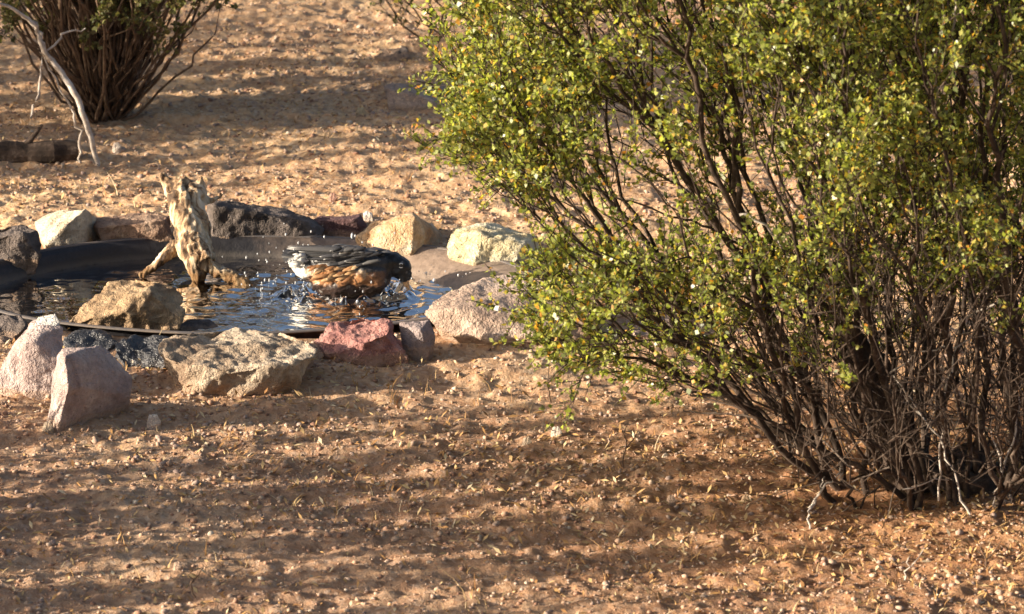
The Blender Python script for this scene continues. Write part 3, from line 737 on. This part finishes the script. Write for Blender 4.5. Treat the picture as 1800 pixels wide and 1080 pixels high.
    for pl, r in limbs:
        P = [ony(a_, b_, YB+c_) for a_, b_, c_ in pl]; P[0].z = max(P[0].z-.02, -.02) if P[0].z > -.5 else P[0].z
        Q = []
        for i in range(len(P)-1):
            p0 = P[max(i-1, 0)]; p1 = P[i]; p2 = P[i+1]; p3 = P[min(i+2, len(P)-1)]
            for t in range(6):
                u = t/6; q = .5*((2*p1)+(p2-p0)*u+(2*p0-5*p1+4*p2-p3)*u*u+(3*p1-p0-3*p2+p3)*u**3)
                Q.append(q+Vector(rs.normal(size=3)*.0018))
        Q.append(P[-1]); R = [max(.0015, r*s*.36*(1-.78*i/len(Q))) for i in range(len(Q))]
        V, F = tube_path(Q, R, 8, .08, random.Random(1)); me = mesh_np('limb', V, F); recentre(me, B); link('stem', me, BARK, ro, True)
    return ro
big_bush()

# ---- rounder shrubs
def round_shrub(name, bx, by, R, Hh, n, seed, label, leafm=LEAFD, group=None, zlo=.18, nr=22, nbare=.2, spread=.09, thr=-.2, nf=4., low=0, **kw):
    rs = np.random.RandomState(seed); T = []
    while len(T) < n:
        v = unit(rs.normal(size=3)); rr_ = rs.uniform(.3, 1)**.6
        p = np.array([bx, by, (zlo+Hh)/2])+v*np.array([R, R, (Hh-zlo)/2])*rr_
        if mnoise.fractal(Vector(p)*nf, 1, 2, 2) < thr: continue
        T.append(p)
    T = np.array(T); leafy = rs.rand(n) > nbare
    if low:
        m = low; a = rs.uniform(0, 2*np.pi, m); r = rs.uniform(.03, .27, m)
        T = np.r_[T, np.stack([bx+r*np.cos(a), by+r*np.sin(a), rs.uniform(.17, .36, m)], 1)]; leafy = np.r_[leafy, np.ones(m, bool)]
    a = rs.uniform(0, 2*np.pi, nr); r = spread*np.sqrt(rs.rand(nr)); rx = bx+r*np.cos(a); ry = by+r*np.sin(a)
    roots = np.stack([rx, ry, H(rx, ry)-.01], 1)
    return shrub(name, Vector((bx, by, 0)), label, 'bush', roots, T, leafy, rs, leafm, BARKB, group=group, **kw)
b1 = onz(205, 203)
olive = round_shrub('desert_shrub', b1.x-.03, b1.y, .40, 1.1, 170, 51, 'olive shrub with a fan of brown stems at the top left', zlo=.20, low=110, nr=12, nt_=7, nl=10, L=.08, leaf=.0075, r0=.0011, rmax=.010, spread=.05, wpath=1.0)
b2 = onz(735, 98)
round_shrub('desert_shrub', b2.x+.02, b2.y+.05, .2, .42, 90, 52, 'small pale olive shrub at the top centre beyond the dark stone', zlo=.05, nr=8, nt_=5, nl=6, L=.06, leaf=.006, r0=.0006, rmax=.003, spread=.03, nbare=.15)
# shrubs standing just outside the left of the frame, whose shade stripes the soil
def copy_tree(o, parent=None):
    c = o.copy(); COL.objects.link(c); c.parent = parent
    for ch in list(o.children): copy_tree(ch, c)
    return c
GL = 'shrubs standing left of the view'
p0 = round_shrub('desert_shrub', -3.3, .95, .6, 1.0, 230, 61, 'bushy shrub outside the left of the view behind the fallen log', group=GL, zlo=.04, nr=30, nt_=6, nl=8, L=.10, leaf=.010, r0=.0014, rmax=.010, spread=.10, nbare=.3, thr=.10, nf=5.5, wpath=.9)
for i, (x, y, rz, sc, lab) in enumerate([
    (-2.9, 1.9, .8, .9, 'shrub outside the left of the view beyond the olive shrub'),
    (-1.5, 4.4, .3, 1.7, 'leftmost unseen tall shrub added to darken the water reflection'),
    (-.3, 4.9, 1.3, 2.0, 'middle unseen tall shrub added to darken the water reflection'),
    (.9, 4.5, 2.2, 1.7, 'rightmost unseen tall shrub added to darken the water reflection')]):
    c = copy_tree(p0 if y < 4 else olive); c.location = (x, y, float(H(x, y))); c.rotation_euler.z = rz; c.scale = (sc,)*3; c['label'] = lab
    c['group'] = GL if y < 4 else 'unseen tall shrubs added for the water reflection'  # the tall ones behind are unseen, added to darken the water reflection

GB = 'unseen leafy wands added for shadow streaks'  # unseen plants, added and shaped so their shadows streak the soil
def shadow_wands(x, y, wands, seed, label):
    """upright leafy wands (dx, dy, height, half width) rising from one foot"""
    rs = np.random.RandomState(seed); B = Vector((x, y, float(H(x, y)))); root = empty('shadow_wands', B); tag(root, label, 'bush', GB)
    LV = []; LF = []; nv = 0
    for dx, dy, h, hw in wands:
        Q = [Vector((dx*.35, dy*.75, -.01))]; k = 12; lean = rs.uniform(-.25, .25)
        for i in range(1, k+1):
            t = i/k; Q.append(Vector((dx*(.35+.65*t**.5)+lean*h*t, dy*(.75+.25*t**.5)+rs.normal()*.004, h*t)))
        V, F = tube_path(Q, [.007*(1-.7*i/k) for i in range(k+1)], 6); link('stem', mesh_np('stem', V, F), BARKB, root, True)
        n = int(h*4200*(hw/.025)); t = rs.uniform(.06, 1, n); A = np.array([q[:] for q in Q]); ii = np.minimum((t*k).astype(int), k-1); f = (t*k-ii)[:, None]
        clump = vnoise(t*9*h/.6, np.full(n, dy*40+dx*7), seed) > -.12
        P = (A[ii]*(1-f)+A[ii+1]*f)[clump]; n = len(P); P = P+rs.normal(size=(n, 3))*np.array([hw, hw*.6, .012])
        d_ = unit(rs.normal(size=(n, 3))+[0, 0, .5]); sd = unit(np.cross(d_, rs.normal(size=(n, 3)))); l = rs.uniform(.010, .018, (n, 1))
        V = np.stack([P, P+d_*l*.5+sd*l*.3, P+d_*l, P+d_*l*.5-sd*l*.3], 1).reshape(-1, 3); LV.append(V); LF.append(np.arange(n*4).reshape(n, 4)+nv); nv += len(V)
    o = link('foliage', mesh_np('foliage', np.concatenate(LV), np.concatenate(LF)), LEAFD, root); o['kind'] = 'stuff'
ws = np.random.RandomState(8)
for q, (x, y0_, y1_, n, hm, lab) in enumerate([
    (-1.35, -1.62, -1.30, 3, .60, 'leafy wands added for shadow streaks outside the left edge, nearest the camera'), (-1.60, -1.38, -1.08, 3, .95, 'leafy wands added for shadow streaks outside the left edge, second from the camera'),
    (-1.45, -1.12, -.80, 3, .80, 'leafy wands added for shadow streaks outside the left edge in front of the tilted stone'), (-2.05, -1.75, -1.40, 3, 1.1, 'leafy wands added for shadow streaks farther left of the edge, nearest the camera'),
    (-2.25, -1.40, -.85, 4, 1.25, 'tallest leafy wands added for shadow streaks farther left of the edge'), (-1.55, .85, 1.35, 6, .6, 'leafy wands added for shadow streaks outside the left edge behind the fallen log'), (-2.1, .95, 1.6, 6, .9, 'leafy wands added for shadow streaks farther left behind the fallen log'), (-1.45, 1.35, 1.75, 4, .5, 'leafy wands added for shadow streaks outside the left edge beside the olive shrub'), (-2.3, .55, .95, 4, .7, 'leafy wands added for shadow streaks outside the left edge level with the fallen log')]):
    yc = (y0_+y1_)/2; ys = np.linspace(y0_, y1_, n)-yc+ws.uniform(-.045, .045, n)
    yc -= .10 if y0_ < 0 else .05
    shadow_wands(x, yc, [(ws.uniform(-.12, .12), v, hm*ws.uniform(.55, 1), ws.uniform(.013, .025)) for v in ys], 80+q, lab)

for q, (x, y0_, n, hm, lab) in enumerate([(-1.02, -1.66, 3, .24, 'low leafy wands added for shadow streaks by the left edge, nearest the camera'), (-1.10, -1.36, 3, .34, 'low leafy wands added for shadow streaks by the left edge, second from the camera'),
    (-1.06, -1.10, 3, .30, 'low leafy wands added for shadow streaks by the left edge, third from the camera'), (-1.22, -.90, 2, .26, 'low leafy wands added for shadow streaks left of the tilted stone')]):
    shadow_wands(x, y0_, [(ws.uniform(-.08, .08), (v-n/2)*.092+ws.uniform(-.015, .015), hm*ws.uniform(.7, 1.3), ws.uniform(.008, .015)) for v in range(n)], 95+q, lab)

# bare white branch, top left
def bare_branch():
    B = onz(168, 292); root = empty('bare_branch', B); tag(root, 'bleached bare branch arching down in front of the olive shrub', 'branch')
    L = [([(172, 296, 0), (160, 240, 0), (142, 185, .0), (110, 130, .02), (78, 90, .02), (62, 45, .02), (30, 22, .0), (-10, 0, -.02), (-60, -30, -.04)], 8),
         ([(78, 90, .02), (72, 60, .02), (50, 32, .02)], 5), ([(142, 290, .0), (140, 240, 0), (128, 200, 0), (78, 100, .02)], 4),
         ([(50, 210, -.02), (72, 155, .0), (74, 100, .02)], 3.5), ([(85, 90, .02), (110, 60, .05), (150, 50, .08)], 3)]
    rs = np.random.RandomState(2); s = 1/ppm(B.y)
    for pl, r in L:
        P = [ony(a, b_, B.y+c_) for a, b_, c_ in pl]; Q = []
        for i in range(len(P)-1):
            for t in range(5): Q.append(P[i].lerp(P[i+1], t/5)+Vector(rs.normal(size=3)*.002))
        Q.append(P[-1]); V, F = tube_path(Q, [r*s*(.35+.35*math.sin(math.pi*min(1, i/len(Q)+.2))) for i in range(len(Q))], 6)
        me = mesh_np('limb', V, F); recentre(me, B); link('limb', me, DEAD, root, True)
bare_branch()

# dry twigs poking out of the soil
for i, (px, py, h, lean, lab) in enumerate([
    (1092, 815, 70, .1, 'thin upright dry stalk left of the big bush in shade'), (340, 1040, 40, -.1, 'short dark dry stalk in the bottom foreground'),
    (1592, 1010, 40, .2, 'small forked dry twig at the lower right'), (965, 700, 60, .0, 'thin green brown stalk below the left tip of the bush'),
    (1740, 1005, 55, -.3, 'dry twig near the lower right corner')]):
    B = onz(px, py); s = 1/ppm(B.y)
    rs = np.random.RandomState(i); P = [Vector((B.x+lean*t*h*s+rs.normal()*.002, B.y, -.01+t*(h*s+.01))) for t in np.linspace(0, 1, 7)]
    V, F = tube_path(P, [.0016*(1-.5*t) for t in np.linspace(0, 1, 7)], 5)
    v2, f2 = tube_path([P[3], P[3]+Vector((.012, .003, .014)), P[3]+Vector((.02, .0, .03))], [.001, .0009, .0006], 5)
    F = F+[tuple(k+len(V) for k in q) for q in f2]; V = V+v2
    me = mesh_np('twig', V, F); recentre(me, B); o = link('dry_twig', me, BARKB if i != 2 else DEAD, smooth=True); o.location = B
    tag(o, lab, 'twig', 'dry twigs in the soil')

# upright dry grass: scattered blades in the view, unseen weeds added to cast streaks
def blades(P, h, lean, w, rs, seg=3):
    n = len(P); a = rs.uniform(0, 2*np.pi, n); D = np.stack([np.cos(a), np.sin(a)], 1)*lean[:, None]; b = rs.uniform(0, 2*np.pi, n)
    S_ = np.stack([np.cos(b), np.sin(b), np.zeros(n)], 1); V = []
    for i in range(seg+1):
        t = i/seg; c = P+np.stack([D[:, 0]*h*t*t, D[:, 1]*h*t*t, h*t], 1); ww = (w*(1-.8*t))[:, None]
        V += [c-S_*ww, c+S_*ww]
    V = np.stack(V, 1); o = (np.arange(n)*(2*seg+2))[:, None]
    F = np.concatenate([o+np.array([[2*i, 2*i+1, 2*i+3, 2*i+2]]) for i in range(seg)], 0)
    return V.reshape(-1, 3), F
def dry_grass():
    rs = np.random.RandomState(33); x, y = visible_xy(1700, rs, 4, .12)
    k = np.where((y < -.28) | (rs.rand(len(y)) < .35))[0]; x, y = x[k], y[k]
    m = 3; x = np.repeat(x, m)+rs.normal(size=len(x)*m)*.006; y = np.repeat(y, m)+rs.normal(size=len(y)*m)*.006
    n = len(x); P = np.stack([x, y, H(x, y)-.001], 1); h = rs.uniform(.006, .024, n)*(1+.9*(rs.rand(n) > .93))
    V, F = blades(P, h, rs.uniform(.1, 1.2, n), rs.uniform(.0006, .0014, n), rs)
    o = link('dry_grass', mesh_np('dry_grass', V, F), LITTER); tag(o, 'short dry grass stubble poking up all over the soil', 'dry grass', kind='stuff')
dry_grass()
def weeds(x, y, R_, n, hmax, seed, label):
    rs = np.random.RandomState(seed); a = rs.uniform(0, 2*np.pi, n); r = R_*np.sqrt(rs.rand(n)); X = x+r*np.cos(a); Y = y+r*np.sin(a)
    B = Vector((x, y, float(H(x, y)))); root = empty('shadow_weed_clump', B); tag(root, label, 'weeds', 'unseen weed clumps added for shadow streaks')
    h = hmax*rs.uniform(.3, 1, n); P = np.stack([X, Y, H(X, Y)-.002], 1)
    V, F = blades(P, h, rs.uniform(.05, .6, n), rs.uniform(.0012, .0030, n), rs, 5)
    o = link('stalks', mesh_np('stalks', V-np.array(B), F), LITTER, root); o['kind'] = 'stuff'
    k = n*5; j = rs.randint(0, n, k); t = rs.uniform(.3, 1, k); Q = P[j]+np.stack([rs.normal(size=k)*.03, rs.normal(size=k)*.03, h[j]*t], 1)
    V2, F2 = blades(Q, rs.uniform(.012, .04, k), rs.uniform(.6, 2, k), rs.uniform(.0015, .004, k), rs)
    o = link('leaves', mesh_np('leaves', V2-np.array(B), F2), LITTER, root); o['kind'] = 'stuff'
for q in [(-1.12, -.70, .12, 60, .16, 4, 'low dry weed clump outside the left edge beside the tilted stone'), (-1.0, -1.5, .1, 50, .14, 6, 'low dry weed clump outside the left edge, nearest the camera')]: weeds(*q)

# ------------------------------------------------------------------ robin
def robin():
    Y0 = RB.y; s = 1/ppm(Y0)
    root = empty('robin', RB); tag(root, 'robin with black head and orange breast splashing in the shallow water', 'bird')
    def Pt(px, py, dy=0): return ony(px, py, Y0+dy)
    bm = bmesh.new()
    Ry = lambda a: Matrix.Rotation(math.radians(a), 3, 'Y')
    def E(px, py, dy, a, b_, c_, rot=0): blob(bm, Pt(px, py, dy), (a*s, c_*s, b_*s), Ry(rot), 24)
    E(606, 474, .004, 72, 38, 40, 6); E(640, 476, 0, 46, 38, 40, 0); E(560, 470, .008, 46, 27, 30, 4); E(655, 482, -.003, 34, 34, 36)
    E(674, 468, 0, 26, 25, 25, 0); E(688, 464, 0, 22, 22, 20, 20); E(702, 470, -.003, 21, 21, 18, 40); E(710, 482, -.005, 14, 14, 12, 50)
    E(540, 462, .012, 34, 17, 22, 4); E(604, 497, .002, 58, 28, 36, 0); E(648, 497, 0, 30, 26, 30)
    me = remesh_obj(bm, .0022, 6)
    sv = Vector((4, 1, 2))
    displace(me, lambda p: .0032*mnoise.fractal(Vector((p.x*50, p.y*80, p.z*80))+sv, 1, 2, 3))
    # plumage by place on the body, wet belly, plus painted chest shade and highlight flecks
    ca = me.color_attributes.new('plumage_shading', 'FLOAT_COLOR', 'POINT'); cols = []
    def mixc(a, b_, t): t = max(0, min(1, t)); return [a[k]*(1-t)+b_[k]*t for k in range(3)]
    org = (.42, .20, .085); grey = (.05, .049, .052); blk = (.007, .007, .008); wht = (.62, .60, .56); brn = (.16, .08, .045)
    HC = Pt(702, 470)
    for v in me.vertices:
        p = v.co; n1 = mnoise.fractal(p*60, 1, 2, 3)*.5
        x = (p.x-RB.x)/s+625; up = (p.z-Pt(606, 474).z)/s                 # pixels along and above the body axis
        c = mixc(org, grey, (up-1+n1*16+(x-600)*.05)/9)
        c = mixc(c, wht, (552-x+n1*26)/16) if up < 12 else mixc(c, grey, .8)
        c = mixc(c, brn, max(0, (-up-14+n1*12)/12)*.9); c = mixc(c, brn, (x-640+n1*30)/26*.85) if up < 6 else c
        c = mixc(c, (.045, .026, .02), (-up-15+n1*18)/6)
        if n1 > .2 and -12 < up < 10 and x < 650: c = mixc(c, (.75, .5, .28), .6)
        dh = (p-HC).length/s
        c = mixc(c, blk, (x-676+n1*10-(max(0, -up-6))*.4)/7)
        c = c if n1 < .3 else mixc(c, wht, .25)
        cols += [*c, 1]
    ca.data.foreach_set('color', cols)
    m, nt, b = mat('robin_shaded_plumage', .38, .5)
    at = N(nt, 'ShaderNodeVertexColor'); at.layer_name = 'plumage_shading'
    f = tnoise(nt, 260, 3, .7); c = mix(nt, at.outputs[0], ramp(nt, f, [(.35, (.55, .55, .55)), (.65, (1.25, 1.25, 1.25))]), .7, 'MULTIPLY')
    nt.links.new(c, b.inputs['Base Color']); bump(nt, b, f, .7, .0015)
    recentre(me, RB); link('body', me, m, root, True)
    # wings: rows of overlapping feathers
    fe = island_mat('wing_feather', [(0, (.03, .03, .032)), (.5, (.065, .062, .064)), (.82, (.12, .115, .11)), (.96, (.28, .25, .22)), (1, (.55, .52, .48))], .4, .5)
    def feather(V, F, a, b_, w, nrm, bend=0):
        d_ = b_-a; sd = d_.cross(nrm).normalized(); o = len(V); k = 6
        for i in range(k+1):
            t = i/k; ww = w*(math.sin(math.pi*min(.97, .16+t*.80))**.6); c_ = a+d_*t+nrm*(bend*math.sin(math.pi*t))
            V += [c_-sd*ww, c_+nrm*w*.22, c_+sd*ww]
        for i in range(k):
            for q in (0, 1): F.append((o+i*3+q, o+i*3+q+1, o+(i+1)*3+q+1, o+(i+1)*3+q))
    for side in (-1, 1):
        V = []; F = []; nr = Vector((0, .8*side, .55)).normalized(); dy = side*.036
        for k in range(15):
            a = Pt(655-k*3, 444+k*2.0+rr.uniform(-2, 2), dy*.9); b_ = Pt(504+k*6+rr.uniform(-6, 6), 434+k*3.9+rr.uniform(-2, 2), dy*(.6+.03*k)+.008)
            feather(V, F, a, b_, 4.6*s, nr, .004)
        for k in range(34):
            a = Pt(672-rr.uniform(0, 78), 436+rr.uniform(0, 30), dy*.93); b_ = a+Vector((-(22+rr.uniform(-6, 14))*s, dy*.05, -rr.uniform(0, 8)*s)); feather(V, F, a+nr*.002, b_+nr*.002, 3.6*s, nr, .002)
        me = mesh_np('wing', V, F); recentre(me, RB); o = link('wing', me, fe, root, True)
        sm = o.modifiers.new('t', 'SOLIDIFY'); sm.thickness = .0008
    # mantle feathers over the back
    V = []; F = []
    for k in range(48):
        x = 690-k*3.5+rr.uniform(-3, 3); dy = rr.uniform(-.022, .026); a = Pt(x, 432+abs(x-610)*.10+rr.uniform(-1, 2)+abs(dy)*260, dy); feather(V, F, a, a+Vector((-26*s, .002, -2*s)), 4*s, Vector((0, dy*18, 1)).normalized(), .003)
    me = mesh_np('back_feathers', V, F); recentre(me, RB); link('back_feathers', me, fe, root, True)
    # tail
    V = []; F = []
    for k in range(8):
        a = Pt(548, 452+k*.8, .012+.003*(k-4)); b_ = Pt(494+abs(k-3.5)*2, 438+k*3.4, .03+.010*(k-4)); feather(V, F, a, b_, 6.5*s, Vector((.1, -.3, .95)).normalized(), .002)
    me = mesh_np('tail', V, F); recentre(me, RB); link('tail', me, fe, root, True)
    # fluffed flank feathers
    fl = island_mat('flank_feather', [(0, (.22, .09, .035)), (.35, (.42, .21, .09)), (.7, (.58, .36, .18)), (.92, (.74, .52, .3)), (1, (.80, .72, .6))], .6, .3)
    V = []; F = []
    for k in range(46):
        a = Pt(560+rr.uniform(0, 76), 464+rr.uniform(0, 24), -.034+rr.uniform(-.003, .003)); feather(V, F, a, a+Vector((-(16+rr.uniform(0, 10))*s, -.004, -(3+rr.uniform(0, 8))*s)), 2.8*s, Vector((0, -1, .3)).normalized(), .002)
    me = mesh_np('flank_feathers', V, F); recentre(me, RB); link('flank_feathers', me, fl, root, True)
    wf = island_mat('vent_feather', [(0, (.5, .48, .45)), (1, (.82, .80, .76))], .6, .3)
    V = []; F = []
    for k in range(16):
        a = Pt(528+rr.uniform(0, 14), 446+rr.uniform(0, 24), -.018+rr.uniform(-.004, .008)); feather(V, F, a, a+Vector((-(12+rr.uniform(0, 10))*s, -.006, rr.uniform(-6, 4)*s)), 2.6*s, Vector((0, -1, .4)).normalized(), .003)
    me = mesh_np('vent_feathers', V, F); recentre(me, RB); link('vent_feathers', me, wf, root, True)
    # beak: two mandibles pointing down at the water
    mb, nt, b = mat('beak', .35, .5); b.inputs['Base Color'].default_value = (.72, .42, .20, 1)
    for q, (bx, by, ex, ey) in enumerate([(713, 488, 719, 510), (709, 490, 714, 506)]):
        A = Pt(bx, by, -.008); Bp = Pt(ex, ey, -.014)
        V, F = tube_path([A, A.lerp(Bp, .45), A.lerp(Bp, .8), Bp], [5*s, 3.8*s, 2.2*s, .5*s], 8); me = mesh_np('beak', V, F); recentre(me, RB)
        link('beak', me, mb, root, True)
    # eyes with a broken white ring
    me_, nt, b = mat('eye_black', .08, .8); b.inputs['Base Color'].default_value = (.01, .008, .006, 1)
    mw, nt, b = mat('eye_ring', .5, .3); b.inputs['Base Color'].default_value = (.8, .8, .78, 1)
    for side in (-1, 1):
        c_ = Pt(705, 467, -.003+side*.0178)
        bm = bmesh.new(); blob(bm, c_, (3.0*s, 2.2*s, 3.0*s), None, 12); me = bpy.data.meshes.new('eye'); bm.to_mesh(me); bm.free(); recentre(me, RB); e = link('eye', me, me_, root, True)
        V, F = [], []
        for a0, a1 in ((40, 140), (215, 310)):
            pts = [c_+Vector((math.cos(math.radians(t))*4.0*s, side*.0006, math.sin(math.radians(t))*4.0*s)) for t in np.linspace(a0, a1, 9)]
            v, f = tube_path(pts, [.8*s]*9, 6); f = [tuple(i+len(V) for i in q) for q in f]; V += v; F += f
        me = mesh_np('eye_ring', V, F); recentre(me, RB); link('eye_ring', me, mw, e, True)
    ml, nt, b = mat('leg', .5, .4); b.inputs['Base Color'].default_value = (.12, .07, .045, 1)
    for dx, dy in ((618, -.014), (634, .014)):
        a = Pt(dx, 505, dy); f0 = Vector((a.x+.006, a.y, -.066)); V, F = tube_path([a, a.lerp(f0, .5)+Vector((-.006, 0, 0)), f0], [.0028, .0017, .0015], 7)
        for an in (-25, 0, 25, 180):
            e_ = f0+Vector((math.cos(math.radians(an))*.02, math.sin(math.radians(an))*.02, -.001)); v, f = tube_path([f0, f0.lerp(e_, .5)+Vector((0, 0, .002)), e_], [.0014, .0012, .0005], 6)
            f = [tuple(i+len(V) for i in q) for q in f]; V += v; F += f
        me = mesh_np('leg', V, F); recentre(me, RB); link('leg', me, ml, root, True)
robin()
